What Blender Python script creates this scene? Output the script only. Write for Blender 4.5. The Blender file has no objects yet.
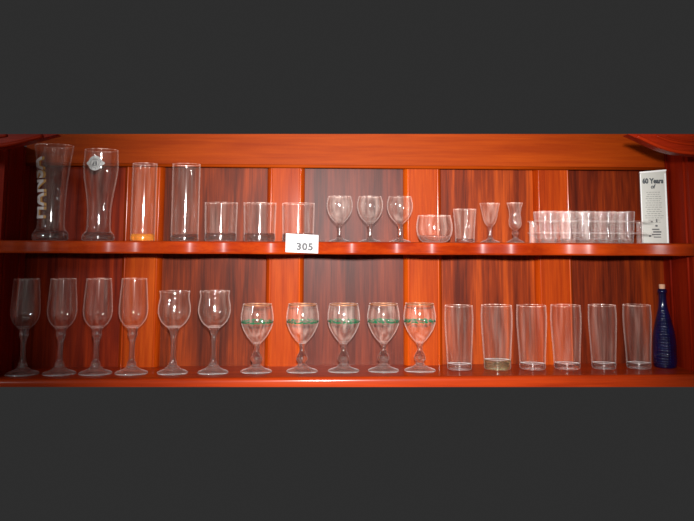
import bpy, bmesh, math, random
from mathutils import Vector, Matrix, Euler
random.seed(7)
PI = math.pi
scene = bpy.context.scene
C = scene.collection

# ------------------------------------------------------------------ camera
W, H = 694, 521
F = 800.0                      # focal length in pixels
CAM_Z = 1.40                   # eye height: just about the upper shelf
CAM = Vector((0.0, -1.76, CAM_Z))
PITCH = math.radians(7.0); YAW = math.radians(2.0); ROLL = math.radians(0.27)
PP = (347.0, 240.0 - F * math.tan(PITCH))      # principal point (the photo is cropped: lens shift)
ROT = (Matrix.Rotation(-YAW, 3, 'Z') @ Matrix.Rotation(PI / 2 + PITCH, 3, 'X') @ Matrix.Rotation(ROLL, 3, 'Z'))
cd = bpy.data.cameras.new('camera'); cam = bpy.data.objects.new('camera', cd); C.objects.link(cam)
cam.location = CAM; cam.rotation_euler = ROT.to_euler()
cd.sensor_width = 36; cd.lens = F / W * 36; cd.clip_start = 0.05
cd.shift_y = -(H / 2 - PP[1]) / W
cd.shift_x = 0
scene.camera = cam

def ray(px, py):
    return ROT @ Vector(((px - PP[0]) / F, -(py - PP[1]) / F, -1.0))
def at(px, py, Y):
    d = ray(px, py); t = (Y - CAM.y) / d.y
    return CAM + d * t
def mpp(px, py, Y):
    return (at(px + .5, py, Y) - at(px - .5, py, Y)).length

# ------------------------------------------------------------------ helpers
def smooth(o, on=True):
    for p in o.data.polygons: p.use_smooth = on
def link(name, bm, mat, parent=None, sm=False):
    me = bpy.data.meshes.new(name); bm.to_mesh(me); bm.free()
    o = bpy.data.objects.new(name, me); C.objects.link(o)
    for m in (mat if isinstance(mat, (list, tuple)) else [mat]): me.materials.append(m)
    if parent is not None:
        o.parent = parent
    if sm: smooth(o)
    return o
def thing(name, label, cat, loc, rz=0, group=None):
    o = bpy.data.objects.new(name, None); C.objects.link(o)
    o.empty_display_size = .02
    o.location = loc; o.rotation_euler = (0, 0, rz)
    o['label'] = label; o['category'] = cat
    if group: o['group'] = group
    return o
def dup(root, loc, label=None, rz=None, sc=None):
    r = root.copy(); C.objects.link(r); r.location = loc
    if label: r['label'] = label
    if rz is not None: r.rotation_euler = (0, 0, rz)
    if sc is not None: r.scale = sc
    for ch in list(root.children):
        c = ch.copy(); C.objects.link(c); c.parent = r
        for g in ch.children:
            d = g.copy(); C.objects.link(d); d.parent = c
    return r
def chaikin(pts, n=2, keep=()):
    for _ in range(n):
        out = [pts[0]]
        for a, b in zip(pts[:-1], pts[1:]):
            out.append((a[0] * .75 + b[0] * .25, a[1] * .75 + b[1] * .25))
            out.append((a[0] * .25 + b[0] * .75, a[1] * .25 + b[1] * .75))
        out.append(pts[-1]); pts = out
    return pts
def lathe(prof, seg=40, mod=None, close_lo=False, close_hi=False):
    """prof: list of (r, z) running from bottom outside; faces look outward"""
    bm = bmesh.new(); rings = []
    for r, z in prof:
        if r < 1e-6:
            rings.append([bm.verts.new((0, 0, z))]); continue
        ring = []
        for i in range(seg):
            a = 2 * PI * i / seg
            rr = r * (mod(a, z, r) if mod else 1)
            ring.append(bm.verts.new((rr * math.cos(a), rr * math.sin(a), z)))
        rings.append(ring)
    for A, B in zip(rings[:-1], rings[1:]):
        for i in range(seg):
            j = (i + 1) % seg
            if len(A) == 1 and len(B) == 1: continue
            if len(A) == 1: bm.faces.new((A[0], B[j], B[i]))
            elif len(B) == 1: bm.faces.new((A[i], A[j], B[0]))
            else: bm.faces.new((A[i], A[j], B[j], B[i]))
    if close_lo and len(rings[0]) > 1: bm.faces.new(list(reversed(rings[0])))
    if close_hi and len(rings[-1]) > 1: bm.faces.new(rings[-1])
    return bm
def box(bm, x0, x1, y0, y1, z0, z1, slope=None):
    """slope: (z0_left, z0_right, z1_left, z1_right)"""
    a, b, c, d = slope or (z0, z0, z1, z1)
    v = [bm.verts.new(p) for p in ((x0, y0, a), (x1, y0, b), (x1, y1, b), (x0, y1, a),
                                    (x0, y0, c), (x1, y0, d), (x1, y1, d), (x0, y1, c))]
    for f in ((3, 2, 1, 0), (4, 5, 6, 7), (0, 1, 5, 4), (1, 2, 6, 5), (2, 3, 7, 6), (3, 0, 4, 7)):
        bm.faces.new([v[i] for i in f])
    return v
def bevel_all(bm, w, seg=2):
    bmesh.ops.bevel(bm, geom=list(bm.edges), offset=w, segments=seg, profile=.5, affect='EDGES')

# ------------------------------------------------------------------ materials
def newmat(name):
    m = bpy.data.materials.new(name); m.use_nodes = True
    nt = m.node_tree; nt.nodes.clear()
    out = nt.nodes.new('ShaderNodeOutputMaterial')
    return m, nt, out
def N(nt, t, **kw):
    n = nt.nodes.new(t)
    for k, v in kw.items():
        if k in n.inputs.keys(): n.inputs[k].default_value = v
        else: setattr(n, k, v)
    return n
def L(nt, a, b): nt.links.new(a, b)
def ramp(nt, stops):
    r = nt.nodes.new('ShaderNodeValToRGB')
    e = r.color_ramp.elements
    while len(e) < len(stops): e.new(.5)
    for k, (p, c) in enumerate(stops):
        e[k].position = p; e[k].color = (*c, 1)
    return r
def wood(name, dark, mid, light, axis='Z', off=0.0, rough=.3, coat=.25, band=14, fine=90, bandamt=.65, spec=.06):
    m, nt, out = newmat(name)
    tc = N(nt, 'ShaderNodeTexCoord')
    def mapping(s_across, s_along):
        mp = N(nt, 'ShaderNodeMapping')
        sc = {'Z': (s_across, s_across, s_along), 'X': (s_along, s_across, s_across), 'Y': (s_across, s_along, s_across)}[axis]
        mp.inputs['Scale'].default_value = sc; mp.inputs['Location'].default_value = (off, off * .37, off * 1.7)
        L(nt, tc.outputs['Object'], mp.inputs['Vector']); return mp
    n1 = N(nt, 'ShaderNodeTexNoise', Scale=1.0, Detail=3.0, Roughness=.6, Distortion=.6); L(nt, mapping(band, band * .09).outputs[0], n1.inputs['Vector'])
    n2 = N(nt, 'ShaderNodeTexNoise', Scale=1.0, Detail=5.0, Roughness=.65, Distortion=.3); L(nt, mapping(fine, fine * .035).outputs[0], n2.inputs['Vector'])
    n3 = N(nt, 'ShaderNodeTexNoise', Scale=1.0, Detail=2.0); L(nt, mapping(320, 14).outputs[0], n3.inputs['Vector'])
    mx = N(nt, 'ShaderNodeMix'); mx.data_type = 'FLOAT'; mx.inputs[0].default_value = 1 - bandamt
    L(nt, n1.outputs['Fac'], mx.inputs[2]); L(nt, n2.outputs['Fac'], mx.inputs[3])
    mx2 = N(nt, 'ShaderNodeMix'); mx2.data_type = 'FLOAT'; mx2.inputs[0].default_value = .14
    L(nt, mx.outputs[0], mx2.inputs[2]); L(nt, n3.outputs['Fac'], mx2.inputs[3])
    rp = ramp(nt, [(.39, dark), (.505, mid), (.63, light)]); L(nt, mx2.outputs[0], rp.inputs[0])
    b = N(nt, 'ShaderNodeBsdfPrincipled'); L(nt, rp.outputs[0], b.inputs['Base Color'])
    b.inputs['Roughness'].default_value = rough
    b.inputs['Specular IOR Level'].default_value = spec
    b.inputs['Coat Weight'].default_value = coat; b.inputs['Coat Roughness'].default_value = .14
    bp = N(nt, 'ShaderNodeBump', Strength=.12, Distance=.0006); L(nt, mx2.outputs[0], bp.inputs['Height']); L(nt, bp.outputs[0], b.inputs['Normal'])
    L(nt, b.outputs[0], out.inputs[0])
    return m
def plain(name, col, rough=.5, metal=0, spec=.5):
    m, nt, out = newmat(name)
    b = N(nt, 'ShaderNodeBsdfPrincipled'); b.inputs['Base Color'].default_value = (*col, 1)
    b.inputs['Roughness'].default_value = rough; b.inputs['Metallic'].default_value = metal
    n = N(nt, 'ShaderNodeTexNoise', Scale=160.0, Detail=2.0)
    mr = N(nt, 'ShaderNodeMapRange'); mr.inputs['To Min'].default_value = max(0, rough - .06); mr.inputs['To Max'].default_value = min(1, rough + .06)
    L(nt, n.outputs['Fac'], mr.inputs[0]); L(nt, mr.outputs[0], b.inputs['Roughness'])
    L(nt, b.outputs[0], out.inputs[0]); return m

def thin_glass(name, haze=.014, edge=.36, tint=(.972, .972, .970), hazecol=(.95, .76, .66), band=None):
    """a wall of clear glass: light passes straight through, Fresnel reflection, streaks, warm haze and pale edges painted in for reflected and refracted light"""
    m, nt, out = newmat(name)
    tr = N(nt, 'ShaderNodeBsdfTransparent'); tr.inputs[0].default_value = (*tint, 1)
    gl = N(nt, 'ShaderNodeBsdfGlossy'); gl.inputs['Roughness'].default_value = .045
    lf0 = N(nt, 'ShaderNodeLayerWeight', Blend=.5)
    p5 = N(nt, 'ShaderNodeMath', operation='POWER'); p5.inputs[1].default_value = 5.0; L(nt, lf0.outputs['Facing'], p5.inputs[0])
    fr = N(nt, 'ShaderNodeMath', operation='MULTIPLY_ADD'); fr.inputs[1].default_value = .55; fr.inputs[2].default_value = .05; L(nt, p5.outputs[0], fr.inputs[0])
    L(nt, fr.outputs[0], gl.inputs['Color'])
    m1 = N(nt, 'ShaderNodeAddShader'); L(nt, tr.outputs[0], m1.inputs[0]); L(nt, gl.outputs[0], m1.inputs[1])
    lw = N(nt, 'ShaderNodeLayerWeight', Blend=.5)
    pw = N(nt, 'ShaderNodeMath', operation='POWER'); pw.inputs[1].default_value = 3.0; L(nt, lw.outputs['Facing'], pw.inputs[0])
    ns = N(nt, 'ShaderNodeTexNoise', Scale=1.0, Detail=2.0); tc = N(nt, 'ShaderNodeTexCoord')  # vertical noise streaks paint in the light reflected down the walls
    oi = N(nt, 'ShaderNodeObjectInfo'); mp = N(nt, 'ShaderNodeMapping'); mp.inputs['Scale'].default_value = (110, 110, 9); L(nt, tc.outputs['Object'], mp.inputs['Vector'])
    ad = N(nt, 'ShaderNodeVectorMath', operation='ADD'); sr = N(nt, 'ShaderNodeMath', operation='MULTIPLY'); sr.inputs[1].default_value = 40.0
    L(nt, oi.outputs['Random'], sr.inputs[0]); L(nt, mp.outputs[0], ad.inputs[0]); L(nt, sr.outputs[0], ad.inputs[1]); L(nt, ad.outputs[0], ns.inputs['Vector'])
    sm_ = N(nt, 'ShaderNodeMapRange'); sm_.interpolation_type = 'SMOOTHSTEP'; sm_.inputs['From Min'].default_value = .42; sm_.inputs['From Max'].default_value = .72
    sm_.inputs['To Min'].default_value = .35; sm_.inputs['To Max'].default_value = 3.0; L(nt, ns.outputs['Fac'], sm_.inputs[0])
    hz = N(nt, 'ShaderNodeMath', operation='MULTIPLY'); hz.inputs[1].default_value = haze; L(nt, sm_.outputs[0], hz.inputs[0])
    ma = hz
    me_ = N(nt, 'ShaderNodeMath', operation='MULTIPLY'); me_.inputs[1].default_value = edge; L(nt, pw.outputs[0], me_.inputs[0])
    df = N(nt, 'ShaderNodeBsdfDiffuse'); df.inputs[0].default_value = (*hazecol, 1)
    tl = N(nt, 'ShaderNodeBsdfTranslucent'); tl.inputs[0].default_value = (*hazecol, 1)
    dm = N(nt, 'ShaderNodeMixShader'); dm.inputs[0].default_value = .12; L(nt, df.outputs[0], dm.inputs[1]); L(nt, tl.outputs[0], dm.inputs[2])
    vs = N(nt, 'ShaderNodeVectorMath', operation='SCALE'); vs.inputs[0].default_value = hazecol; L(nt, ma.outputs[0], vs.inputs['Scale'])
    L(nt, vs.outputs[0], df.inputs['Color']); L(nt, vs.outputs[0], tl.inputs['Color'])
    m2 = N(nt, 'ShaderNodeAddShader'); L(nt, m1.outputs[0], m2.inputs[0]); L(nt, dm.outputs[0], m2.inputs[1])
    sh = N(nt, 'ShaderNodeBsdfSheen', Roughness=.35); sh.inputs['Color'].default_value = (1, .90, .84, 1)  # pale sheen paints the light refracted along the glass edges
    m2b = N(nt, 'ShaderNodeMixShader'); L(nt, me_.outputs[0], m2b.inputs[0]); L(nt, m2.outputs[0], m2b.inputs[1]); L(nt, sh.outputs[0], m2b.inputs[2])
    m2 = m2b
    last = m2
    if band:
        z0, z1, col = band
        sp = N(nt, 'ShaderNodeSeparateXYZ'); L(nt, tc.outputs['Object'], sp.inputs[0])
        at2 = N(nt, 'ShaderNodeMath', operation='ARCTAN2'); L(nt, sp.outputs[1], at2.inputs[0]); L(nt, sp.outputs[0], at2.inputs[1])
        # a wavy garland of small leaves
        cv = N(nt, 'ShaderNodeCombineXYZ')
        s1 = N(nt, 'ShaderNodeMath', operation='MULTIPLY'); s1.inputs[1].default_value = 6.0; L(nt, at2.outputs[0], s1.inputs[0])
        s2 = N(nt, 'ShaderNodeMath', operation='MULTIPLY'); s2.inputs[1].default_value = 300.0; L(nt, sp.outputs[2], s2.inputs[0])
        L(nt, s1.outputs[0], cv.inputs[0]); L(nt, s2.outputs[0], cv.inputs[1])
        lf = N(nt, 'ShaderNodeTexNoise', Scale=1.0, Detail=2.0); L(nt, cv.outputs[0], lf.inputs['Vector'])
        zz = N(nt, 'ShaderNodeMapRange'); zz.inputs['From Min'].default_value = z0; zz.inputs['From Max'].default_value = z1
        zz.inputs['To Min'].default_value = -1; zz.inputs['To Max'].default_value = 1; zz.clamp = False; L(nt, sp.outputs[2], zz.inputs[0])
        ab = N(nt, 'ShaderNodeMath', operation='ABSOLUTE'); L(nt, zz.outputs[0], ab.inputs[0])
        th = N(nt, 'ShaderNodeMath', operation='MULTIPLY_ADD'); th.inputs[1].default_value = .22; th.inputs[2].default_value = .42; L(nt, ab.outputs[0], th.inputs[0])
        gt = N(nt, 'ShaderNodeMath', operation='GREATER_THAN'); L(nt, lf.outputs['Fac'], gt.inputs[0]); L(nt, th.outputs[0], gt.inputs[1])
        lt = N(nt, 'ShaderNodeMath', operation='LESS_THAN'); lt.inputs[1].default_value = 1.0; L(nt, ab.outputs[0], lt.inputs[0])
        mu = N(nt, 'ShaderNodeMath', operation='MULTIPLY'); L(nt, gt.outputs[0], mu.inputs[0]); L(nt, lt.outputs[0], mu.inputs[1])
        mv = N(nt, 'ShaderNodeMath', operation='MULTIPLY'); mv.inputs[1].default_value = .8; L(nt, mu.outputs[0], mv.inputs[0])
        gd = N(nt, 'ShaderNodeBsdfDiffuse'); gd.inputs[0].default_value = (*col, 1)
        m3 = N(nt, 'ShaderNodeMixShader'); L(nt, mv.outputs[0], m3.inputs[0]); L(nt, m2.outputs[0], m3.inputs[1]); L(nt, gd.outputs[0], m3.inputs[2])
        last = m3
    L(nt, last.outputs[0], out.inputs[0]); return m
def solid_glass(name, clear=.55, haze=.025, col=(1, 1, 1), hazecol=(.95, .80, .72), ior=1.45):  # haze and edge sheen paint in the room light caught by thick glass
    m, nt, out = newmat(name)
    g = N(nt, 'ShaderNodeBsdfGlass', IOR=ior, Roughness=.0); g.inputs['Color'].default_value = (*col, 1)
    tr = N(nt, 'ShaderNodeBsdfTransparent'); tr.inputs[0].default_value = (*[.5 + .5 * c for c in col], 1)
    df = N(nt, 'ShaderNodeBsdfDiffuse'); df.inputs[0].default_value = (*hazecol, 1)
    m1 = N(nt, 'ShaderNodeMixShader'); m1.inputs[0].default_value = clear; L(nt, g.outputs[0], m1.inputs[1]); L(nt, tr.outputs[0], m1.inputs[2])
    ns = N(nt, 'ShaderNodeTexNoise', Scale=80.0); tc = N(nt, 'ShaderNodeTexCoord'); L(nt, tc.outputs['Object'], ns.inputs['Vector'])
    hz = N(nt, 'ShaderNodeMath', operation='MULTIPLY'); hz.inputs[1].default_value = haze * 2; L(nt, ns.outputs['Fac'], hz.inputs[0])
    vs = N(nt, 'ShaderNodeVectorMath', operation='SCALE'); vs.inputs[0].default_value = hazecol; L(nt, hz.outputs[0], vs.inputs['Scale']); L(nt, vs.outputs[0], df.inputs['Color'])
    m2 = N(nt, 'ShaderNodeAddShader'); L(nt, m1.outputs[0], m2.inputs[0]); L(nt, df.outputs[0], m2.inputs[1])
    lw = N(nt, 'ShaderNodeLayerWeight', Blend=.5); pw = N(nt, 'ShaderNodeMath', operation='POWER'); pw.inputs[1].default_value = 3.0; L(nt, lw.outputs['Facing'], pw.inputs[0])
    sf = N(nt, 'ShaderNodeMath', operation='MULTIPLY'); sf.inputs[1].default_value = .4; L(nt, pw.outputs[0], sf.inputs[0])
    sh = N(nt, 'ShaderNodeBsdfSheen', Roughness=.35); sh.inputs['Color'].default_value = (1, 1, 1, 1)
    m3 = N(nt, 'ShaderNodeMixShader'); L(nt, sf.outputs[0], m3.inputs[0]); L(nt, m2.outputs[0], m3.inputs[1]); L(nt, sh.outputs[0], m3.inputs[2])
    gs = N(nt, 'ShaderNodeBsdfGlossy'); gs.inputs['Roughness'].default_value = .08
    m4 = N(nt, 'ShaderNodeMixShader'); m4.inputs[0].default_value = .08; L(nt, m3.outputs[0], m4.inputs[1]); L(nt, gs.outputs[0], m4.inputs[2])
    L(nt, m4.outputs[0], out.inputs[0]); return m

RED = ((.17, .012, .003), (.36, .028, .005), (.54, .055, .008))
M_shelf = wood('lacquered_shelf_wood', (.27, .020, .002), (.38, .036, .003), (.47, .054, .004), 'X', 3.1, rough=.33, coat=.32, band=20)
M_floor = wood('lacquered_floor_board_wood', (.28, .022, .003), (.40, .036, .004), (.50, .05, .005), 'X', 8.1, rough=.33, coat=.4, band=16)
M_rail = wood('lacquered_rail_wood', (.27, .030, .0015), (.35, .046, .002), (.43, .064, .003), 'X', 5.3, rough=.5, coat=.0, band=12)
M_stile = wood('lacquered_stile_wood', (.24, .022, .002), (.38, .046, .003), (.52, .080, .005), 'Z', 1.7, rough=.45, coat=.04, band=10)
M_bead = wood('lacquered_bead_wood', (.32, .030, .002), (.46, .058, .003), (.58, .085, .004), 'Z', 2.2, rough=.3, coat=.3, band=10)
M_val = wood('lacquered_valance_wood', (.30, .016, .003), (.42, .026, .004), (.52, .04, .005), 'X', 6.6, rough=.4, coat=.1, band=10)
M_side = wood('lacquered_side_wood', (.17, .008, .003), (.28, .014, .003), (.38, .025, .005), 'Z', 4.4, rough=.5, coat=.0, band=12)
def panel_mat(k, d, m_, l, spec=.10, coat=.0): return wood('veneer_panel_wood_%s' % 'abcde'[k], d, m_, l, 'Z', 11.3 + 3.7 * k, rough=.42, coat=coat, band=20, fine=80, spec=spec, bandamt=.6)
PANELS = [panel_mat(0, (.085, .006, .002), (.19, .015, .003), (.34, .032, .004)),
          panel_mat(1, (.06, .009, .003), (.155, .021, .004), (.32, .045, .005)),
          panel_mat(2, (.055, .009, .005), (.125, .020, .009), (.22, .036, .012), .15, .0),
          panel_mat(3, (.08, .009, .002), (.215, .026, .003), (.47, .07, .005)),
          panel_mat(4, (.055, .006, .002), (.155, .017, .003), (.32, .042, .004))]
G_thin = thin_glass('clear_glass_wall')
G_thinpale = thin_glass('clear_glass_wall_painted_light', haze=.035, edge=.42)  # extra haze paints in the light seen inside the bowls
G_solid = solid_glass('clear_solid_glass', clear=.45, haze=.018)
G_rim = thin_glass('rim_painted_highlight', haze=.22, edge=.5)  # strong haze paints the bright line of light along the rim
G_foot = solid_glass('clear_foot_glass', clear=.55, haze=.065)
G_green = solid_glass('greenish_base_glass', clear=.25, haze=.05, col=(.93, .95, .70), hazecol=(.75, .75, .5))
G_amber = solid_glass('base_glass_painted_refraction', clear=.45, haze=.38, col=(1, .66, .25), hazecol=(1, .46, .08))  # orange wood refracted through the base, painted in as amber
M_gold = plain('gilt', (.50, .19, .07), .4, .4)
M_white = plain('white_print', (.80, .80, .78), .6)
M_lettergold = plain('gold_print', (.70, .36, .10), .5)
M_letterwhite = plain('off_white_print', (.9, .80, .75), .6)
M_dark = plain('dark_print', (.05, .06, .07), .6)
M_grey = plain('grey_ink', (.13, .13, .135), .7)
M_lightgrey = plain('light_grey_ink', (.24, .24, .22), .7)
M_card = plain('white_card', (.88, .88, .88), .6)
M_carton = plain('silver_white_carton', (.56, .56, .50), .45)
M_cartonedge = plain('pale_carton_edge', (.93, .93, .91), .4)
M_cork = plain('cork', (.72, .40, .25), .8)
M_cobalt = None

# ------------------------------------------------------------------ cabinet
Y_FRONT, Y_BACK = 0.0, 0.168
zu0 = at(0, 240.2, Y_FRONT); zu1 = at(694, 243.6, Y_FRONT)
zl0 = at(0, 379.6, Y_FRONT); zl1 = at(694, 374.6, Y_FRONT)
def lin(p, q): return lambda x: p.z + (q.z - p.z) * (x - p.x) / (q.x - p.x)
z_up, z_lo = lin(zu0, zu1), lin(zl0, zl1)
XL = at(23, 300, Y_BACK).x; XR = at(665, 300, Y_BACK).x
BASE = Vector(((XL + XR) / 2, .08, z_lo(0) - .03))
cab = thing('display_cabinet', 'red-brown lacquered wooden wall cabinet with a scalloped shelf holding rows of glasses', 'cabinet', BASE)
def cpart(name, bm, mat, sm=False, parent=None):
    bmesh.ops.translate(bm, verts=bm.verts, vec=-BASE)
    return link(name, bm, mat, parent or cab, sm)

X0, X1 = XL - .03, XR + .03     # outer edges of the carcass
# upper shelf, serpentine front edge with eased arrises
def scallop(x, x0): return -0.012 * (1 - math.cos(2 * PI * (x - x0) / 0.182)) + .012
bm = bmesh.new()
T = at(347, 241.5, 0).z - at(347, 254.2, 0).z
prev = None; n = 260; xc0 = at(559, 245, 0).x
prof = [(.166, 0), (.0035, 0), (.001, -.001), (0, -.0035), (0, -T + .004), (.001, -T + .0012), (.004, -T), (.166, -T)]
for i in range(n + 1):
    x = X0 + (X1 - X0) * i / n
    sy = scallop(x, xc0)
    ring = [bm.verts.new((x, py if py > .1 else Y_FRONT + sy + py, z_up(x) + pz)) for py, pz in prof]
    if prev:
        for k in range(len(prof)):
            q = (k + 1) % len(prof)
            bm.faces.new((prev[k], prev[q], ring[q], ring[k]))
    else: bm.faces.new(ring)
    prev = ring
bm.faces.new(list(reversed(prev)))
bmesh.ops.recalc_face_normals(bm, faces=bm.faces)
o = cpart('scalloped_shelf', bm, M_shelf, True); 

def autosmooth(o, ang=40):
    me = o.data
    bm2 = bmesh.new(); bm2.from_mesh(me)
    for e in bm2.edges:
        if len(e.link_faces) == 2 and e.calc_face_angle(0) > math.radians(ang): e.smooth = False
    bm2.to_mesh(me); bm2.free(); smooth(o)
autosmooth(o, 12)
# lower shelf board with a rounded nosing; its underside is the end of the cabinet body
bm = bmesh.new()
b0 = at(0, 387, Y_FRONT); b1 = at(694, 387, Y_FRONT); z_bot = lin(b0, b1)
prev = None
for i in range(41):
    x = X0 + (X1 - X0) * i / 40; zt = z_lo(x); zb = z_bot(x)
    pr = [(.166, zt), (.009, zt), (.0055, zt - .0004), (.003, zt - .0017), (.0012, zt - .004), (.0004, zt - .007), (.0, zt - .010), (0, zb), (.166, zb)]
    ring = [bm.verts.new((x, Y_FRONT + a, b)) for a, b in pr]
    if prev:
        for k in range(len(pr)):
            q = (k + 1) % len(pr); bm.faces.new((prev[k], prev[q], ring[q], ring[k]))
    else: bm.faces.new(ring)
    prev = ring
bm.faces.new(list(reversed(prev)))
bmesh.ops.recalc_face_normals(bm, faces=bm.faces)
o = cpart('bottom_board', bm, M_floor, True); autosmooth(o)
# top rail (on the back frame), with a bead under it
YR = .138
t0 = at(20, 134, YR); t1 = at(670, 134, YR); r0 = at(20, 162.5, YR); r1 = at(670, 167.5, YR)
z_rt, z_rb = lin(t0, t1), lin(r0, r1)
bm = bmesh.new()
box(bm, XL, XR, YR, Y_BACK - .002, 0, 0, (z_rb(XL), z_rb(XR), z_rt(XL), z_rt(XR)))
o = cpart('top_rail', bm, M_rail)
def rod(bm, pts, r, seg=10):
    prev = None
    for i, p in enumerate(pts):
        a = pts[max(i - 1, 0)]; b = pts[min(i + 1, len(pts) - 1)]
        d = (Vector(b) - Vector(a)).normalized()
        u = d.cross(Vector((0, 1, 0)));
        if u.length < 1e-3: u = Vector((1, 0, 0))
        u.normalize(); v = d.cross(u)
        ring = [bm.verts.new(Vector(p) + u * (r * math.cos(2 * PI * k / seg)) + v * (r * math.sin(2 * PI * k / seg))) for k in range(seg)]
        if prev:
            for k in range(seg):
                bm.faces.new((prev[k], prev[(k + 1) % seg], ring[(k + 1) % seg], ring[k]))
        else: bm.faces.new(list(reversed(ring)))
        prev = ring
    bm.faces.new(prev)
    bmesh.ops.recalc_face_normals(bm, faces=bm.faces)
bm = bmesh.new()
rod(bm, [(XL, YR + .006, z_rb(XL) - .003), (XR, YR + .006, z_rb(XR) - .003)], .0045)
rb = link('rail_bead', bm, M_rail, o, True); rb.location = -BASE
# stiles and recessed veneer panels of the back
def zback(px, py): return at(px, py, Y_BACK).z
ST = [(119, 160), (265, 303.5), (404, 443), (537, 575)]
YS = .152
def bx(px, Y): return at(px, 300, Y).x
zb_lo = z_lo(0) - .012; zb_hi = at(347, 150, Y_BACK).z
edges = [XL - .005]
for k, (a, b) in enumerate(ST):
    xa, xb = bx(a, YS), bx(b, YS)
    bm = bmesh.new(); w = .012
    box(bm, xa + w, xb - w, YS, Y_BACK + .004, zb_lo, zb_hi)
    st = cpart('stile', bm, M_stile)
    # ogee moulding strips at both sides
    for s, xe in ((-1, xa), (1, xb)):
        bm = bmesh.new(); ring0 = []; ring1 = []
        prof = []
        for i in range(9):
            t = i / 8                       # from the outer foot up to the stile face
            xx = xe - s * (w * 1.15) * t
            yy = Y_BACK - (Y_BACK - YS + .0015) * math.sin(t * PI / 2) ** .8 + (.0035 * math.exp(-((t - .82) / .1) ** 2))
            prof.append((xx, yy))
        prof.append((xe - s * w * 1.15, Y_BACK + .003)); prof.append((xe, Y_BACK + .003))
        lo = [bm.verts.new((x, y, zb_lo)) for x, y in prof]; hi = [bm.verts.new((x, y, zb_hi)) for x, y in prof]
        m_ = len(prof)
        for i in range(m_):
            j = (i + 1) % m_; bm.faces.new((lo[i], lo[j], hi[j], hi[i]))
        bm.faces.new(lo); bm.faces.new(list(reversed(hi)))
        bmesh.ops.recalc_face_normals(bm, faces=bm.faces)
        mo = link('stile_moulding', bm, M_bead, st, True); mo.location = -BASE; autosmooth(mo, 50)
    edges += [xa + .004, xb - .004]
edges.append(XR + .005)
for k in range(5):
    bm = bmesh.new(); box(bm, edges[2 * k], edges[2 * k + 1], Y_BACK, Y_BACK + .008, zb_lo, zb_hi)
    cpart('back_panel', bm, PANELS[k])
# sides: a frame with a fielded panel
zs_hi = at(690, 147, 0.02).z
for s, xw in ((-1, XL), (1, XR)):
    bm = bmesh.new()
    xa, xb = (xw - .02, xw) if s < 0 else (xw, xw + .02)
    box(bm, xa, xb, .014, Y_BACK + .006, zb_lo, zs_hi)
    sd = cpart('side_panel', bm, M_side)
    bm = bmesh.new()
    for yy in (.035, .125):
        rod(bm, [(xw - s * .001, yy, z_lo(xw) + .002), (xw - s * .001, yy, zs_hi - .004)], .0035, 8)
    mo = link('panel_moulding', bm, M_side, sd, True); mo.location = -BASE
# arched valance ends in front, at the top corners
YV = -.16
z_v = lin(at(0, 134, YV), at(694, 134, YV))
def valance(pxs, name, s):
    pts = [at(px, py, YV) for px, py in pxs]
    # smooth the lower line
    p2 = chaikin([(p.x, p.z) for p in pts], 3)
    bm = bmesh.new(); prev = None
    for x, z in p2:
        zt = max(z_v(x), z + .0002)
        ring = [bm.verts.new(q) for q in ((x, YV, z), (x, YV + .03, z), (x, YV + .03, zt), (x, YV, zt))]
        if prev:
            for k in range(4):
                q = (k + 1) % 4; bm.faces.new((prev[k], prev[q], ring[q], ring[k]))
        else: bm.faces.new(ring)
        prev = ring
    bm.faces.new(list(reversed(prev)))
    bmesh.ops.recalc_face_normals(bm, faces=bm.faces)
    v = cpart(name, bm, M_val)
    # mouldings following the arch
    for off_, r in ((.004, .0042), (.022, .003), (.030, .0018)):
        line = []
        for i, (x, z) in enumerate(p2):
            a = p2[max(i - 1, 0)]; b = p2[min(i + 1, len(p2) - 1)]
            d = Vector((b[0] - a[0], b[1] - a[1])); nrm = Vector((-d.y, d.x)).normalized()
            if nrm.y < 0: nrm = -nrm
            q = (x + nrm.x * off_, z + nrm.y * off_)
            if q[1] < z_v(q[0]) - r: line.append((q[0], YV - .0005, q[1]))
        if len(line) > 2:
            bm = bmesh.new(); rod(bm, line, r, 10)
            mo = link('arch_moulding', bm, M_val, v, True); mo.location = -BASE
    return v
valance([(628, 134.4), (640, 139.5), (655, 147), (672, 152.8), (694, 155.5), (722, 156.5), (745, 157)], 'arched_valance', 1)
valance([(57, 134.4), (40, 138.8), (20, 144.2), (0, 148), (-28, 150.5), (-52, 151)], 'arched_valance', -1)
# cheeks that carry the valance ends, outside the side panels
for xa, xb in ((XL - .045, XL - .021), (XR + .021, XR + .045)):
    bm = bmesh.new(); zt = min(z_v(xa), z_v(xb)) - .004
    box(bm, xa, xb, YV + .029, Y_BACK + .006, zt - .028, zt)
    cpart('valance_cheek', bm, M_val)

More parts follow.
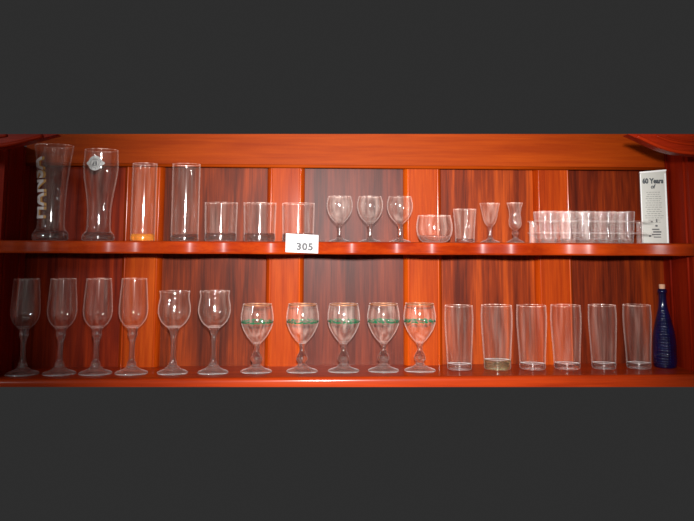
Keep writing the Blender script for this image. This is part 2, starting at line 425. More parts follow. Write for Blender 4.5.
# ------------------------------------------------------------------ unseen room around the camera, added for the glass to reflect
def plaster(name, col):
    m, nt, out = newmat(name)
    n = N(nt, 'ShaderNodeTexNoise', Scale=6.0, Detail=4.0); r = ramp(nt, [(.3, tuple(c * .92 for c in col)), (.7, col)]); L(nt, n.outputs['Fac'], r.inputs[0])
    b = N(nt, 'ShaderNodeBsdfPrincipled', Roughness=.9); L(nt, r.outputs[0], b.inputs['Base Color']); L(nt, b.outputs[0], out.inputs[0]); return m
M_plaster = plaster('pale_plaster', (.72, .70, .68)); M_carpet = plaster('brown_carpet', (.16, .09, .06))
RX, RY0, RY1, RZ = 2.1, -3.6, -.25, 2.7
for nm, pts, mt in (('wall_rear', ((-RX, RY0, 0), (RX, RY0, 0), (RX, RY0, RZ), (-RX, RY0, RZ)), M_plaster),
                    ('wall_left', ((-RX, RY1, 0), (-RX, RY0, 0), (-RX, RY0, RZ), (-RX, RY1, RZ)), M_plaster),
                    ('wall_right', ((RX, RY0, 0), (RX, RY1, 0), (RX, RY1, RZ), (RX, RY0, RZ)), M_plaster),
                    ('ceiling', ((-RX, RY0, RZ), (RX, RY0, RZ), (RX, RY1, RZ), (-RX, RY1, RZ)), M_plaster),
                    ('floor', ((-RX, RY1, 0), (RX, RY1, 0), (RX, RY0, 0), (-RX, RY0, 0)), M_carpet)):
    bm = bmesh.new(); bm.faces.new([bm.verts.new(p) for p in pts]); o = link(nm, bm, mt); o['kind'] = 'structure'

# ------------------------------------------------------------------ glass makers (profiles in photo pixels, scaled at depth)
def place(px, py, Y, zf):
    p = at(px, py, Y); return Vector((p.x, Y, zf(p.x) + .0002))
SC = {}
def sc(prof, s): return [(r * s, h * s) for r, h in prof]
def shell(outer, t, zin, seg=44, mod=None, lip=True):
    """outer wall profile (bottom to rim), inner wall at t, inner bottom at zin"""
    inner = []
    for i, (r, z) in enumerate(outer):
        if z >= zin + 1e-5 and r > t * 1.4: inner.append((r - t, z))
    first = inner[0]
    dome = [(first[0] * .8, zin + (first[1] - zin) * .35), (first[0] * .45, zin + (first[1] - zin) * .08), (0, zin)]
    rim = outer[-1]
    return outer + [(rim[0] + t * .12, rim[1] + t * .25), (rim[0] - t * .15, rim[1] + t * .75), (rim[0] - t * .85, rim[1] + t * .75), (rim[0] - t * 1.1, rim[1] + t * .25)] + list(reversed(inner)) + dome

def rim_slot(o, zr):
    for p in o.data.polygons:
        if max(o.data.vertices[i].co.z for i in p.vertices) > zr + 1e-6: p.material_index = 1
def stemware(name, label, cat, group, px, py, Y, zf, prof, h_foot, h_bowl, t=.0013, mats=None, mod=None, gilt=False, sub=2, rz=0):
    """prof px; split into foot (below h_foot), stem (to h_bowl), bowl"""
    s = mpp(px, py, Y)
    root = thing(name, label, cat, place(px, py, Y, zf), rz, group)
    P = chaikin([(r * s, h * s) for r, h in prof], sub)
    hf, hb = h_foot * s, h_bowl * s
    foot = [p for p in P if p[1] <= hf]; stem = [p for p in P if hf < p[1] <= hb]; bowl = [p for p in P if p[1] > hb]
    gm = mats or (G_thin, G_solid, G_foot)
    bm = lathe([(0, .0)] + foot + [stem[0]], 44); link('foot', bm, gm[2], root, True)
    bm = lathe(stem + [bowl[0]], 28); link('stem', bm, gm[1], root, True)
    bm = lathe([(0, bowl[0][1] - .0002)] + shell(bowl, t, bowl[0][1] + t * 2.2), 48, mod)
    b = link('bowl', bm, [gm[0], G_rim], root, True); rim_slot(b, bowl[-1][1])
    if gilt:
        r, z = bowl[-1]
        q = [(r + .0002, z - .0016), (r + .0004, z - .0008), (r + .0003, z + .0003), (r - t * .5, z + t * .5), (r - t - .0003, z), (r - t - .0003, z - .0014)]
        link('gilt_rim', lathe(q, 48), M_gold, root, True)
    return root
def tumbler(name, label, cat, group, px, py, Y, zf, prof, h_base, t=.0016, mats=None, mod=None, sub=2, basecurve=True, rz=0, keep_bottom=True):
    s = mpp(px, py, Y)
    root = thing(name, label, cat, place(px, py, Y, zf), rz, group)
    P = chaikin([(r * s, h * s) for r, h in prof], sub)
    hb = h_base * s
    base = [p for p in P if p[1] <= hb]; wall = [p for p in P if p[1] > hb]
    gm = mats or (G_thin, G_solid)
    rb = base[-1][0]
    top = [(rb - t * .6, hb + .0002), (rb * .6, hb - .0008), (0, hb - .0013)]
    link('thick_base', lathe([(0, .0012), (base[0][0] * .75, .0008)] + base + top, 44, mod), gm[1], root, True)
    inner = [(r - t, z) for r, z in reversed(wall)]
    rim = wall[-1]
    w = [(base[-1][0], hb + .0003)] + wall + [(rim[0] + t * .12, rim[1] + t * .25), (rim[0] - t * .15, rim[1] + t * .75), (rim[0] - t * .85, rim[1] + t * .75), (rim[0] - t * 1.1, rim[1] + t * .25)] + inner + [(rb - t, hb + .0004)]
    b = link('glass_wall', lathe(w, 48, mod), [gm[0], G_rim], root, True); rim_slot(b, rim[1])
    root['P'] = 0; del root['P']
    SC[root.name] = (s, P)
    return root
def prof_r(P, z):
    for (r0, z0), (r1, z1) in zip(P[:-1], P[1:]):
        if z0 <= z <= z1: return r0 + (r1 - r0) * (z - z0) / max(1e-9, z1 - z0)
    return P[-1][0]

YU = .062     # row on the upper shelf
# --- tall beer glasses
prof = [(15, 0), (17, .6), (17.6, 3), (17.2, 7), (15.2, 9.6), (13.6, 12), (13.2, 18), (13.2, 34), (13.9, 50), (15.2, 66), (17.3, 84), (19.4, 96)]
w1 = tumbler('beer_glass', 'tall flared beer glass with gold and white lettering up its left side', 'glass', None, 50, 239, YU, z_up, prof, 9.4, .0018)
prof = [(14.2, 0), (15.8, .6), (16, 3), (15.2, 6), (12.6, 8.6), (11.6, 12), (11.4, 22), (11.6, 32), (13.2, 46), (15.8, 60), (17.2, 72), (17.2, 80), (16.4, 91.5)]
w2 = tumbler('beer_glass', 'tall waisted beer glass with a round white emblem near its rim', 'glass', None, 98, 239, YU, z_up, prof, 8.2, .0018)

def text_mesh(body, size, offset=0.0, align='CENTER', shear=0, spacing=1.0):
    cu = bpy.data.curves.new('txt', 'FONT'); cu.body = body; cu.size = size; cu.offset = offset
    cu.align_x = align; cu.align_y = 'CENTER'; cu.fill_mode = 'FRONT'; cu.resolution_u = 4; cu.shear = shear; cu.space_character = spacing
    o = bpy.data.objects.new('txt', cu); C.objects.link(o)
    bpy.context.view_layer.update()
    me = bpy.data.meshes.new_from_object(o.evaluated_get(bpy.context.evaluated_depsgraph_get()))
    bpy.data.objects.remove(o); bpy.data.curves.remove(cu)
    bm = bmesh.new(); bm.from_mesh(me); bpy.data.meshes.remove(me)
    return bm
def slice_u(bm, step, axis=0):
    xs = [v.co[axis] for v in bm.verts]
    x = min(xs) + step
    nv = Vector((1, 0, 0)) if axis == 0 else Vector((0, 1, 0))
    while x < max(xs):
        bmesh.ops.bisect_plane(bm, geom=list(bm.verts) + list(bm.edges) + list(bm.faces), plane_co=nv * x, plane_no=nv)
        x += step
def wrap(bm, P, a0, zc, lift):
    """flat (u, v) sheet onto the lathed surface: u runs to the right as seen from outside, v up; a0 = angle of its centre"""
    for v in bm.verts:
        u, w_ = v.co.x, v.co.y; z = zc + w_; r = prof_r(P, z) + lift
        a = a0 + u / r
        v.co = Vector((r * math.cos(a), r * math.sin(a), z))
    return bm
s1, P1 = SC[w1.name]
for matx, dx, lift, nm in ((M_lettergold, .0060, .0003, 'lettering_shadow'), (M_letterwhite, 0, .0007, 'lettering')):
    bm = text_mesh('HANSA', 17.5 * s1, .0012, spacing=1.06)
    xs = [v.co.x for v in bm.verts]; k = 62 * s1 / (max(xs) - min(xs))
    for v in bm.verts: v.co = Vector((v.co.x * k, v.co.y * 1.35, 0))
    bmesh.ops.rotate(bm, verts=bm.verts, cent=(0, 0, 0), matrix=Matrix.Rotation(PI / 2, 3, 'Z'))
    slice_u(bm, .003, 0); slice_u(bm, .006, 1)
    for v in bm.verts: v.co.x += dx
    lt = link(nm, wrap(bm, P1, -PI / 2 - .84, 52 * s1, lift), matx, w1)
# emblem of glass 2
s2, P2 = SC[w2.name]
def disc_bm(r, n=32, r_in=0, cx=0, cy=0, sx=1, sy=1):
    bm = bmesh.new(); rings = []
    for rr in ([r_in] if r_in > 0 else []) + [r_in + (r - r_in) * k / 4 for k in range(1, 5)]:
        rings.append([bm.verts.new((cx + sx * rr * math.cos(2 * PI * i / n), cy + sy * rr * math.sin(2 * PI * i / n), 0)) for i in range(n)])
    if r_in == 0:
        c = bm.verts.new((cx, cy, 0))
        for i in range(n): bm.faces.new((c, rings[0][i], rings[0][(i + 1) % n]))
    for A, B in zip(rings[:-1], rings[1:]):
        for i in range(n):
            j = (i + 1) % n; bm.faces.new((A[i], B[i], B[j], A[j]))
    return bm
a_e = -PI / 2 - .10; ze = 77 * s2
bm = disc_bm(7.4 * s2)
for sx_ in (-1, 1):
    v = [bm.verts.new((sx_ * x * s2, y * s2, 0)) for x, y in ((6.6, 2.4), (9.4, 1.2), (9.8, 0), (9.4, -1.2), (6.6, -2.4))]
    bm.faces.new(v if sx_ < 0 else list(reversed(v)))
em = link('emblem', wrap(bm, P2, a_e, ze, .0004), M_white, w2)
bm = disc_bm(4.6 * s2, r_in=4.2 * s2)
# a small ship with two sails over a dark hull, and dots round the border
def poly(bm, pts): bm.faces.new([bm.verts.new((x * s2, y * s2, 0)) for x, y in pts])
poly(bm, [(-2.9, -1.3), (-2.2, -2.6), (2.0, -2.6), (2.7, -1.3)])
poly(bm, [(-2.2, -1.0), (-.3, -1.0), (-.3, 2.4)]); poly(bm, [(.6, -1.0), (2.2, -1.0), (1.9, 1.8), (.9, 2.2)])
poly(bm, [(-2.0, 2.9), (2.0, 2.9), (1.6, 3.5), (-1.6, 3.5)])
for k in range(16):
    a = 2 * PI * k / 16 + .2
    if k % 4 == 3: continue
    cx, cy = 6.0 * math.cos(a), 6.0 * math.sin(a); poly(bm, [(cx - .45, cy - .4), (cx + .45, cy - .4), (cx + .45, cy + .4), (cx - .45, cy + .4)])
link('emblem_drawing', wrap(bm, P2, a_e, ze, .0008), M_dark, em)

# --- straight highballs
prof = [(11.2, 0), (12, .6), (12.2, 2), (12.2, 30), (12.2, 77.5)]
h1 = tumbler('highball_glass', 'tall straight highball glass with an amber glow painted into its thick base', 'glass', None, 142.5, 239.5, YU, z_up, prof, 6.8, .0016, (G_thin, G_amber))
prof = [(12.6, 0), (13.5, .6), (13.7, 2), (13.7, 30), (13.9, 77)]
h2 = tumbler('highball_glass', 'tall straight highball glass with a clear base, beside the short whisky tumblers', 'glass', None, 184.5, 239.5, YU, z_up, prof, 6.8, .0016)
# --- whisky tumblers
prof = [(14.6, 0), (15.4, .6), (15.7, 2), (15.7, 9), (16.0, 20), (16.4, 38)]
wh = tumbler('whisky_tumbler', 'short straight whisky tumbler, leftmost of three, next to the tall straight glass', 'glass', 'short whisky tumblers on the upper shelf', 220.5, 240.5, YU, z_up, prof, 8, .0018)
for px, lab in ((259.5, 'short straight whisky tumbler standing between two others like it'),
                (298, 'short straight whisky tumbler standing directly behind the white number card')):
    dup(wh, place(px, 240.5, YU, z_up), lab)
# --- small wine goblets
prof = [(10.4, 0), (10.9, .5), (8, 1.5), (4, 2.6), (2.4, 4.2), (2.0, 7), (2.0, 15), (2.7, 18), (6.0, 20.6), (10.2, 25.5), (12.6, 31.5), (13.1, 37), (12.3, 41.5), (11.3, 45)]
gb = stemware('small_wine_goblet', 'small round wine goblet, the one nearest the white number card', 'glass', 'small round wine goblets on the upper shelf', 339.5, 241, YU, z_up, prof, 4.4, 18, mats=(G_thinpale, G_solid, G_foot))
for px, lab in ((370, 'small round wine goblet in the middle of three on the upper shelf'),
                (400, 'small round wine goblet beside the squat rounded glass bowl')):
    dup(gb, place(px, 241, YU, z_up), lab)
# --- squat bowl
prof = [(9.5, 0), (12.5, .5), (15, 3), (17.2, 7.5), (18.1, 13), (17.8, 18.5), (16.2, 26)]
tumbler('roly_poly_glass', 'squat rounded stemless glass bowl on the upper shelf', 'glass', None, 434.5, 241.5, YU, z_up, prof, 6.5, .0018, (G_thinpale, G_foot))
# --- faceted tumbler
def facets(a, z, r):
    if z > .048: return 1
    k = min(1, max(0, (.048 - z) / .012))
    return 1 - .075 * k * (1 - abs(math.cos(a * 4.5)))
prof = [(9.2, 0), (9.6, .6), (9.7, 3), (9.9, 9), (10.4, 20), (11.4, 32.5)]
tumbler('faceted_tumbler', 'small clear tumbler with facets cut round its lower half', 'glass', None, 465, 241.8, YU, z_up, prof, 3.5, .0016, (G_thinpale, G_solid), facets)
# --- cordial glasses
prof = [(9.2, 0), (9.5, .5), (7, 1.5), (3.6, 2.8), (2.1, 4.5), (1.7, 8), (1.8, 14.6), (3.0, 16.6), (5.6, 19.4), (7.2, 25), (8.4, 32), (9.8, 38.5)]
stemware('cordial_glass', 'small cordial glass with a cone-shaped bowl on a plain straight stem', 'glass', None, 490.3, 241.8, YU, z_up, prof, 4.6, 15, mats=(G_thinpale, G_solid, G_foot))
prof = [(8.2, 0), (8.5, .5), (6.2, 1.8), (3, 3.6), (1.8, 5.4), (2.2, 7), (3.4, 8.6), (3.4, 10.2), (2.2, 11.6), (2.6, 13.2), (5.3, 15), (6.3, 18.5), (6.0, 23), (5.4, 28), (6.2, 33.5), (7.9, 39)]
stemware('cordial_glass', 'small cordial glass with a waisted trumpet bowl on a beaded stem', 'glass', None, 515.5, 242, YU, z_up, prof, 5, 12.6, mats=(G_thinpale, G_solid, G_foot))

# ------------------------------------------------------------------ rack with shot glasses
YA, YB = .040, .086
G_acr = thin_glass('clear_acrylic', haze=.05, edge=.5, hazecol=(.9, .88, .86))
G_shot = thin_glass('clear_shot_glass', haze=.042, edge=.5, hazecol=(.9, .86, .84))
cent_px = [549, 568.2, 587.5, 606.7, 626]
xs = [at(p, 240, YA).x for p in cent_px]; pitch = (xs[-1] - xs[0]) / 4
sA = mpp(590, 235, YA)
xmid = (at(527, 230, YA).x + at(650, 230, YA).x) / 2; zr = z_up(xmid)
rack = thing('shot_glass_rack', 'clear acrylic two-tier rack holding ten shot glasses', 'rack', (xmid, (YA + YB) / 2, zr + .0003))
xl, xr_ = at(527.5, 230, YB + .026).x - xmid, at(650, 230, YA).x - xmid
y0_, y1_ = YA - .026 - (YA + YB) / 2, YB + .026 - (YA + YB) / 2
zt_ = at(590, 220.8, YA).z - zr; zt2 = at(590, 232.6, YA).z - zr
def shelfplate(z, rh, th=.0026):
    bm = bmesh.new(); n = 24
    ymid = 0
    rows = [(YA - (YA + YB) / 2, y0_, ymid), (YB - (YA + YB) / 2, ymid, y1_)]
    cells = []
    gx = [xl] + [xs[0] - xmid - pitch / 2 + pitch * k for k in range(6)] + [xr_]
    for (yc, ya, yb) in rows:
        for k in range(7):
            hole = None if k in (0, 6) else (xs[k - 1] - xmid, yc)
            cells.append((gx[k], gx[k + 1], ya, yb, hole))
    for (a, b, ya, yb, hole) in cells:
        for zz, flip in ((z, False), (z - th, True)):
            if hole is None:
                vs = [bm.verts.new(p) for p in ((a, ya, zz), (b, ya, zz), (b, yb, zz), (a, yb, zz))]
                bm.faces.new(list(reversed(vs)) if flip else vs)
            else:
                cx, cy = hole; inn = []; outr = []
                for i in range(n):
                    t = 2 * PI * i / n + PI / n * 0
                    dx, dy = math.cos(t), math.sin(t)
                    inn.append(bm.verts.new((cx + rh * dx, cy + rh * dy, zz)))
                    kx = ((b - cx) if dx > 0 else (cx - a)) / max(abs(dx), 1e-6); ky = ((yb - cy) if dy > 0 else (cy - ya)) / max(abs(dy), 1e-6)
                    kk = min(kx, ky); outr.append(bm.verts.new((cx + kk * dx, cy + kk * dy, zz)))
                for i in range(n):
                    j = (i + 1) % n
                    vs = (inn[i], outr[i], outr[j], inn[j]); bm.faces.new(tuple(reversed(vs)) if flip else vs)
        if hole is not None:
            cx, cy = hole; lo = []; hi = []
            for i in range(n):
                t = 2 * PI * i / n; lo.append(bm.verts.new((cx + rh * math.cos(t), cy + rh * math.sin(t), z - th))); hi.append(bm.verts.new((cx + rh * math.cos(t), cy + rh * math.sin(t), z)))
            for i in range(n):
                j = (i + 1) % n; bm.faces.new((lo[j], lo[i], hi[i], hi[j]))
    for (p, q) in (((xl, y0_), (xr_, y0_)), ((xr_, y0_), (xr_, y1_)), ((xr_, y1_), (xl, y1_)), ((xl, y1_), (xl, y0_))):
        vs = [bm.verts.new(c) for c in ((p[0], p[1], z - th), (q[0], q[1], z - th), (q[0], q[1], z), (p[0], p[1], z))]
        bm.faces.new(vs)
    bmesh.ops.remove_doubles(bm, verts=bm.verts, dist=1e-5)
    return bm
link('upper_tier', shelfplate(zt_, pitch * .452), G_acr, rack)
link('lower_tier', shelfplate(zt2, pitch * .40), G_acr, rack)
for px, yy in ((533, YA - .012), (640, YA - .012), (533, YB + .012), (640, YB + .012)):
    x = at(px, 235, yy).x - xmid; y = yy - (YA + YB) / 2
    r_ = .0075
    bm = lathe([(0, 0), (r_ * .9, 0), (r_, .001), (r_, zt_ - .0028), (0, zt_ - .0028)], 24)
    o = link('support_post', bm, G_acr, rack, True); o.location = (x, y, 0); autosmooth(o)
prof = [(6.6, 0), (7.0, .5), (7.2, 2), (7.4, 5), (8.2, 15), (9.3, 30.8)]
sg = None
ordn = ['leftmost', 'second from left', 'middle', 'second from right', 'rightmost']
for row, (yy, rn) in enumerate(((YA, 'front'), (YB, 'back'))):
    for k in range(5):
        lab = '%s shot glass in the %s row of the clear rack' % (ordn[k], rn)
        if sg is None:
            sg = tumbler('shot_glass', lab, 'glass', 'shot glasses in the clear rack', cent_px[0], 241.5, YA, z_up, prof, 4.0, .0014, (G_shot, G_foot))
            sg.location = (xs[0], yy, z_up(xs[0]) + .0003)
        else: dup(sg, (xs[k], yy, z_up(xs[k]) + .0003), lab)

# ------------------------------------------------------------------ carton "60 Years"
Yc = .098
pL = at(641.3, 243, Yc); pR = at(667, 243, Yc)
rz = math.radians(-19)
sC = mpp(655, 210, Yc)
wid = (pR.x - pL.x) / math.cos(rz) * .90; dep = .040
zc = z_up(pL.x + wid / 2)
hgt = at(655, 171.2, Yc).z - zc
ctr = Vector(((pL.x + pR.x) / 2 + .004, Yc, zc + .0002))
ct = thing('gift_carton', 'tall silver-white gift carton printed 60 Years, at the right end of the upper shelf', 'box', ctr, rz)
bm = bmesh.new(); box(bm, -wid / 2, wid / 2, 0, dep, 0, hgt, (0, 0, hgt - .003, hgt + .002)); bevel_all(bm, .0008, 2)
link('carton_body', bm, M_carton, ct)
bm = bmesh.new(); box(bm, -wid / 2 - .0006, wid / 2 + .0006, -.0012, dep + .0005, 0, 0, (hgt - .0042, hgt - .0005, hgt - .0012, hgt + .0032)); link('lid', bm, M_cartonedge, ct)
bm = bmesh.new()
for x0_, x1_ in ((-wid / 2 - .0002, -wid / 2 + .0022), (wid / 2 - .0040, wid / 2 - .0008)):
    box(bm, x0_, x1_, -.0006, .0002, .001, hgt - .006)
link('foil_edge', bm, M_cartonedge, ct)
def flat_text(bm, x, z, fit=None, y=-.0009, sx=1.0):
    X = [v.co.x for v in bm.verts]
    k = (fit / (max(X) - min(X))) if fit else 1
    for v in bm.verts: v.co = Vector((x + v.co.x * k, y, z + v.co.y * k * sx))
    return bm
tt = link('title_lettering', flat_text(text_mesh('60 Years', .017, .0010), -.001, hgt - 10 * sC, wid * .80, sx=1.25), M_dark, ct)
link('subtitle_lettering', flat_text(text_mesh('of', .010, .0004, shear=.25), -.002, hgt - 15.5 * sC, .011, sx=1.2), M_dark, ct)
bm = bmesh.new()
z = hgt - 21 * sC
while z > hgt - 51 * sC:
    hw = wid * random.uniform(.22, .36); x = -hw
    while x < hw:
        w_ = random.uniform(.003, .008); box(bm, x - .001, min(x + w_, hw) - .001, -.0008, -.0002, z - .0006, z + .0006); x += w_ + .0016
    z -= 2.1 * sC
link('small_print', bm, M_lightgrey, ct)
bm = bmesh.new()    # sketchy drawing near the foot
for x, zz, w_, h_ in ((-.007, 21, .004, 1.6), (.004, 22, .0025, 3.4), (.003, 17, .005, 1.8), (.001, 13.5, .016, 1.2), (.004, 11, .018, 1.4), (.002, 8.5, .020, 1.2), (-.012, 7, .005, 1.6), (.004, 6, .016, 1)):
    box(bm, x - w_ / 2, x + w_ / 2, -.0008, -.0002, (zz - h_ / 2) * sC, (zz + h_ / 2) * sC)
link('line_drawing', bm, M_grey, ct)

# ------------------------------------------------------------------ number card 305
a = at(286, 233.4, -.0022); b = at(318.4, 235.2, -.0022); c_ = at(318, 253.4, -.0022); d_ = at(285.6, 252, -.0022)
xm = (a.x + b.x) / 2; zm = d_.z
cardt = thing('number_card', 'white card reading 305 fixed to the front edge of the upper shelf', 'sign', (xm, -.0022, zm))
y_card = min(scallop(x, xc0) for x in [a.x + (b.x - a.x) * k / 20 for k in range(21)]) - .0012
cardt.location.y = y_card
o_ = Vector((xm, 0, zm))
bm = bmesh.new()
fr = [(p.x - xm, 0, p.z - zm) for p in (d_, c_, b, a)]
v0 = [bm.verts.new((x, 0, z)) for x, _, z in fr]; v1 = [bm.verts.new((x, .0008, z)) for x, _, z in fr]
bm.faces.new(v0); bm.faces.new(list(reversed(v1)))
for i in range(4): bm.faces.new((v0[i], v1[i], v1[(i + 1) % 4], v0[(i + 1) % 4]))
bmesh.ops.recalc_face_normals(bm, faces=bm.faces)
link('card', bm, M_card, cardt)
sT = mpp(305, 246, 0)
bm = text_mesh('305', .02, .0011, spacing=1.1); X = [v.co.x for v in bm.verts]; Z = [v.co.y for v in bm.verts]
kx = 16.6 * sT / (max(X) - min(X)); kz = 7.8 * sT / (max(Z) - min(Z))
mx_, mz_ = (max(X) + min(X)) / 2, (max(Z) + min(Z)) / 2
pc = at(304.8, 246.6, 0)
for v in bm.verts:
    x_ = (v.co.x - mx_) * kx; v.co = Vector((pc.x - xm + x_, -.0004, pc.z - zm + (v.co.y - mz_) * kz - x_ * .03))
link('number_lettering', bm, M_grey, cardt)

# ------------------------------------------------------------------ lower shelf
# flutes
YF = .066
prof = [(16.0, 0), (16.6, .5), (16.0, 1.6), (12.5, 2.6), (8.4, 4.2), (5.4, 6.4), (4.4, 8.6), (4.6, 10.2), (4.0, 11.4), (2.9, 13.5), (2.5, 20), (2.6, 30), (3.2, 35), (4.7, 38), (4.9, 40), (4.2, 42), (5.2, 44.8), (7.0, 46.6), (10.4, 50), (13.4, 55), (14.7, 61), (14.5, 69), (13.5, 82), (12.6, 95)]
fl = stemware('champagne_flute', 'tall tulip-bowled flute at the far left end of the lower shelf', 'glass', 'tall flutes on the lower shelf', 22, 373, YF, z_lo, prof, 9.4, 45.5)
for px, lab in ((59.2, 'tall tulip-bowled flute, second from the left end of the lower shelf'),
                (95.3, 'tall tulip-bowled flute, third from the left end of the lower shelf'),
                (131.2, 'tall tulip-bowled flute next to the two round-bowled wine glasses')):
    dup(fl, place(px, 373, YF, z_lo), lab)
# round wine glasses
prof = [(14.8, 0), (15.4, .5), (14.8, 1.6), (11.4, 2.8), (7.4, 4.6), (4.9, 7), (3.8, 9.4), (3.0, 12), (2.2, 20), (2.3, 32), (2.9, 38), (4.8, 43.5), (7.5, 46), (11.4, 49), (14.6, 54), (16.4, 60), (16.3, 66), (15.0, 72.5), (14.4, 76.5), (15.2, 81)]
tw = stemware('wine_glass', 'round-bowled wine glass with a flared lip, beside the tall flutes', 'glass', 'round-bowled wine glasses on the lower shelf', 172.5, 372.3, YF, z_lo, prof, 9.8, 44.5)
dup(tw, place(213, 372.3, YF, z_lo), 'round-bowled wine glass with a flared lip, beside the gold-rimmed goblets')
# gold-rimmed goblets
YG = .076
sG = mpp(344, 372, YG)
G_band = thin_glass('glass_wall_with_green_garland', haze=.036, edge=.4, band=(47.2 * sG, 50.8 * sG, (.01, .17, .075)))
prof = [(15.2, 0), (15.8, .5), (15.2, 1.4), (11.4, 2.5), (7, 4.2), (4.6, 6.4), (3.4, 8.6), (5.2, 10.6), (6.2, 12.6), (4.6, 16.5), (2.9, 19.5), (2.3, 24), (3.2, 27.2), (7.0, 31), (11.5, 37), (15, 44), (16.5, 50), (16.3, 56.5), (15.3, 62), (14.4, 66.5)]
gg = stemware('gold_rimmed_goblet', 'gold-rimmed goblet with green garland, first one right of the plain wine glasses', 'glass', 'gold-rimmed goblets on the lower shelf', 256.3, 372, YG, z_lo, prof, 7.8, 27, mats=(G_band, G_solid, G_foot), gilt=True)
for k, (px, lab) in enumerate(((302, 'gold-rimmed goblet with green garland, standing below the white number card'),
                (343.5, 'gold-rimmed goblet with green garland, the middle one of five'),
                (383.5, 'gold-rimmed goblet with green garland, second one left of the pint glasses'),
                (420, 'gold-rimmed goblet with green garland, next to the first pint glass'))):
    dup(gg, place(px, 372, YG, z_lo), lab, rz=.9 * (k + 1))
# pints
YP = .096
prof = [(11.0, 0), (11.8, .5), (12.0, 2), (12.1, 6), (12.6, 17), (13.5, 31), (14.1, 43), (14.3, 51.5), (13.9, 58), (13.8, 61.5)]
pg = None
pints = [(459.5, 1.0, 'straight pint glass beside the last gold-rimmed goblet'),
         (497.5, 1.09, 'pint glass with a thick yellowish-green base'),
         (532.7, 1.05, 'pint glass with a clear base, next right of the yellowish-based one'),
         (567.2, 1.06, 'clear pint glass standing in front of the rightmost bright orange stile'),
         (604, .97, 'clear pint glass, second one left of the blue bottle'),
         (639, .97, 'clear pint glass right next to the blue bottle')]
for k, (px, f, lab) in enumerate(pints):
    loc = place(px, 369, YP, z_lo)
    if k == 0:
        pg = tumbler('pint_glass', lab, 'glass', 'pint glasses on the lower shelf', px, 369, YP, z_lo, prof, 5.2, .0018, (G_thin, G_solid))
    elif k == 1:
        g2 = tumbler('pint_glass', lab, 'glass', 'pint glasses on the lower shelf', px, 369, YP, z_lo, [(r * f, h) for r, h in prof], 9.0, .0018, (G_thin, G_green))
    else: dup(pg, loc, lab, rz=k * .7, sc=(f, f, 1))

# ------------------------------------------------------------------ cobalt bottle
m, nt, out = newmat('cobalt_glass')
b = N(nt, 'ShaderNodeBsdfPrincipled'); b.inputs['Base Color'].default_value = (.012, .03, .20, 1); b.inputs['Roughness'].default_value = .09
b.inputs['Transmission Weight'].default_value = .0; b.inputs['IOR'].default_value = 1.5; b.inputs['Coat Weight'].default_value = .3
ns = N(nt, 'ShaderNodeTexNoise', Scale=40.0); tc = N(nt, 'ShaderNodeTexCoord'); L(nt, tc.outputs['Object'], ns.inputs['Vector'])
rp = ramp(nt, [(.3, (.001, .002, .02)), (.7, (.002, .005, .05))]); L(nt, ns.outputs['Fac'], rp.inputs[0]); L(nt, rp.outputs[0], b.inputs['Base Color'])
L(nt, b.outputs[0], out.inputs[0]); M_cobalt = m
YBt = .10
sB = mpp(664, 369, YBt) * .965
bt = thing('glass_bottle', 'cobalt blue bottle of dimpled glass, stoppered with a cork', 'bottle', place(665.5, 369, YBt, z_lo))
prof = chaikin([(9.4, 0), (10.6, .5), (11.2, 2.5), (11.3, 14), (11.1, 26), (10.2, 35), (8.4, 44), (6.2, 53), (4.6, 60), (3.9, 66), (3.8, 75), (3.8, 76)], 2)
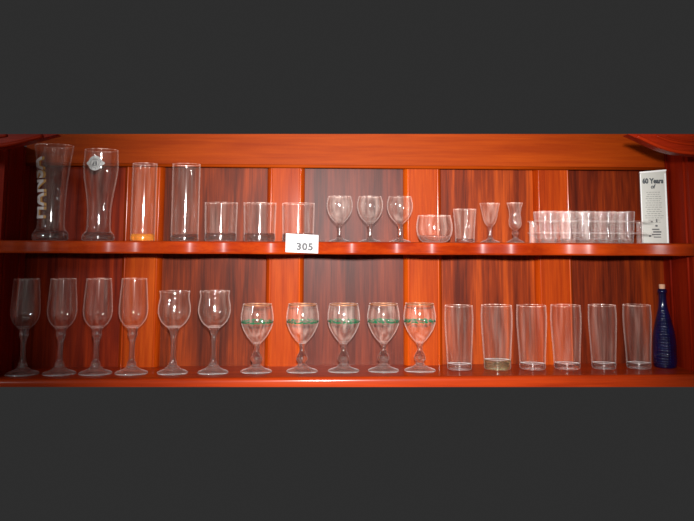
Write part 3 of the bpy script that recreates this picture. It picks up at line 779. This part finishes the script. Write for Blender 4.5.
# resample finely in height so that the dimples are geometry
zs = [76 * i / 300 for i in range(301)]
fineP = [(prof_r(prof, z) * sB, z * sB) for z in zs]
def dimples(a, z, r):
    h = z / sB
    if h < 3 or h > 60: return 1
    env = min(1, (h - 3) / 2, (60 - h) / 6)
    return 1 + .06 * env * abs(math.sin(PI * h / 2.7)) * (.55 + .45 * abs(math.cos(a * 11)))
link('bottle_body', lathe([(0, .001)] + fineP, 132, dimples), M_cobalt, bt, True)
link('lip', lathe(sc([(3.7, 74.6), (4.6, 75), (4.8, 76), (4.6, 78), (3.9, 79), (3.4, 79.2), (0, 79.2)], sB), 36), M_cobalt, bt, True)
o = link('cork', lathe(sc([(0, 78.5), (2.9, 78.6), (3.1, 83), (2.8, 83.7), (0, 83.8)], sB), 28), M_cork, bt, True); autosmooth(o)

# ------------------------------------------------------------------ light
def spot(name, loc, target, power, ang, blend, radius, col=(1, 1, 1)):
    l = bpy.data.lights.new(name, 'SPOT'); l.energy = power; l.spot_size = math.radians(ang); l.spot_blend = blend; l.shadow_soft_size = radius; l.color = col
    o = bpy.data.objects.new(name, l); C.objects.link(o); o.location = loc
    o.rotation_euler = (Vector(target) - Vector(loc)).to_track_quat('-Z', 'Y').to_euler(); return o
def area(name, loc, target, power, sx, sy, col=(1, 1, 1)):
    l = bpy.data.lights.new(name, 'AREA'); l.shape = 'RECTANGLE'; l.size = sx; l.size_y = sy; l.energy = power; l.color = col
    o = bpy.data.objects.new(name, l); C.objects.link(o); o.location = loc
    o.rotation_euler = (Vector(target) - Vector(loc)).to_track_quat('-Z', 'Y').to_euler(); return o
spot('camera_flash', CAM + Vector((0.02, .02, .13)), (at(385, 245, .1)), 250, 51, 1.0, .03, (1, .97, .95))
area('window_light', (-1.7, -2.1, CAM_Z + .55), (0, .1, CAM_Z - .1), 10, .13, .34, (.9, .95, 1))
area('rear_wall_bounce_fill', (.1, -1.7, RZ - .08), (0, RY0, 1.2), 11, .9, .5, (1, .95, .9))  # unseen lamp added to bounce fill and reflections off the rear wall

w = bpy.data.worlds.new('grey_surround'); scene.world = w; w.use_nodes = True  # flat grey background put behind the cabinet's cut edges
bg = w.node_tree.nodes['Background']; bg.inputs[0].default_value = (.0268, .0268, .0268, 1); bg.inputs[1].default_value = 1

scene.view_settings.view_transform = 'Standard'
scene.view_settings.look = 'None'
scene.view_settings.exposure = 0; scene.view_settings.gamma = 1
cy = scene.cycles
cy.max_bounces = 16; cy.transparent_max_bounces = 48; cy.transmission_bounces = 12; cy.glossy_bounces = 6; cy.diffuse_bounces = 3
cy.sample_clamp_indirect = 3.0; cy.blur_glossy = .5
cy.caustics_reflective = False; cy.caustics_refractive = True
cy.use_denoising = True
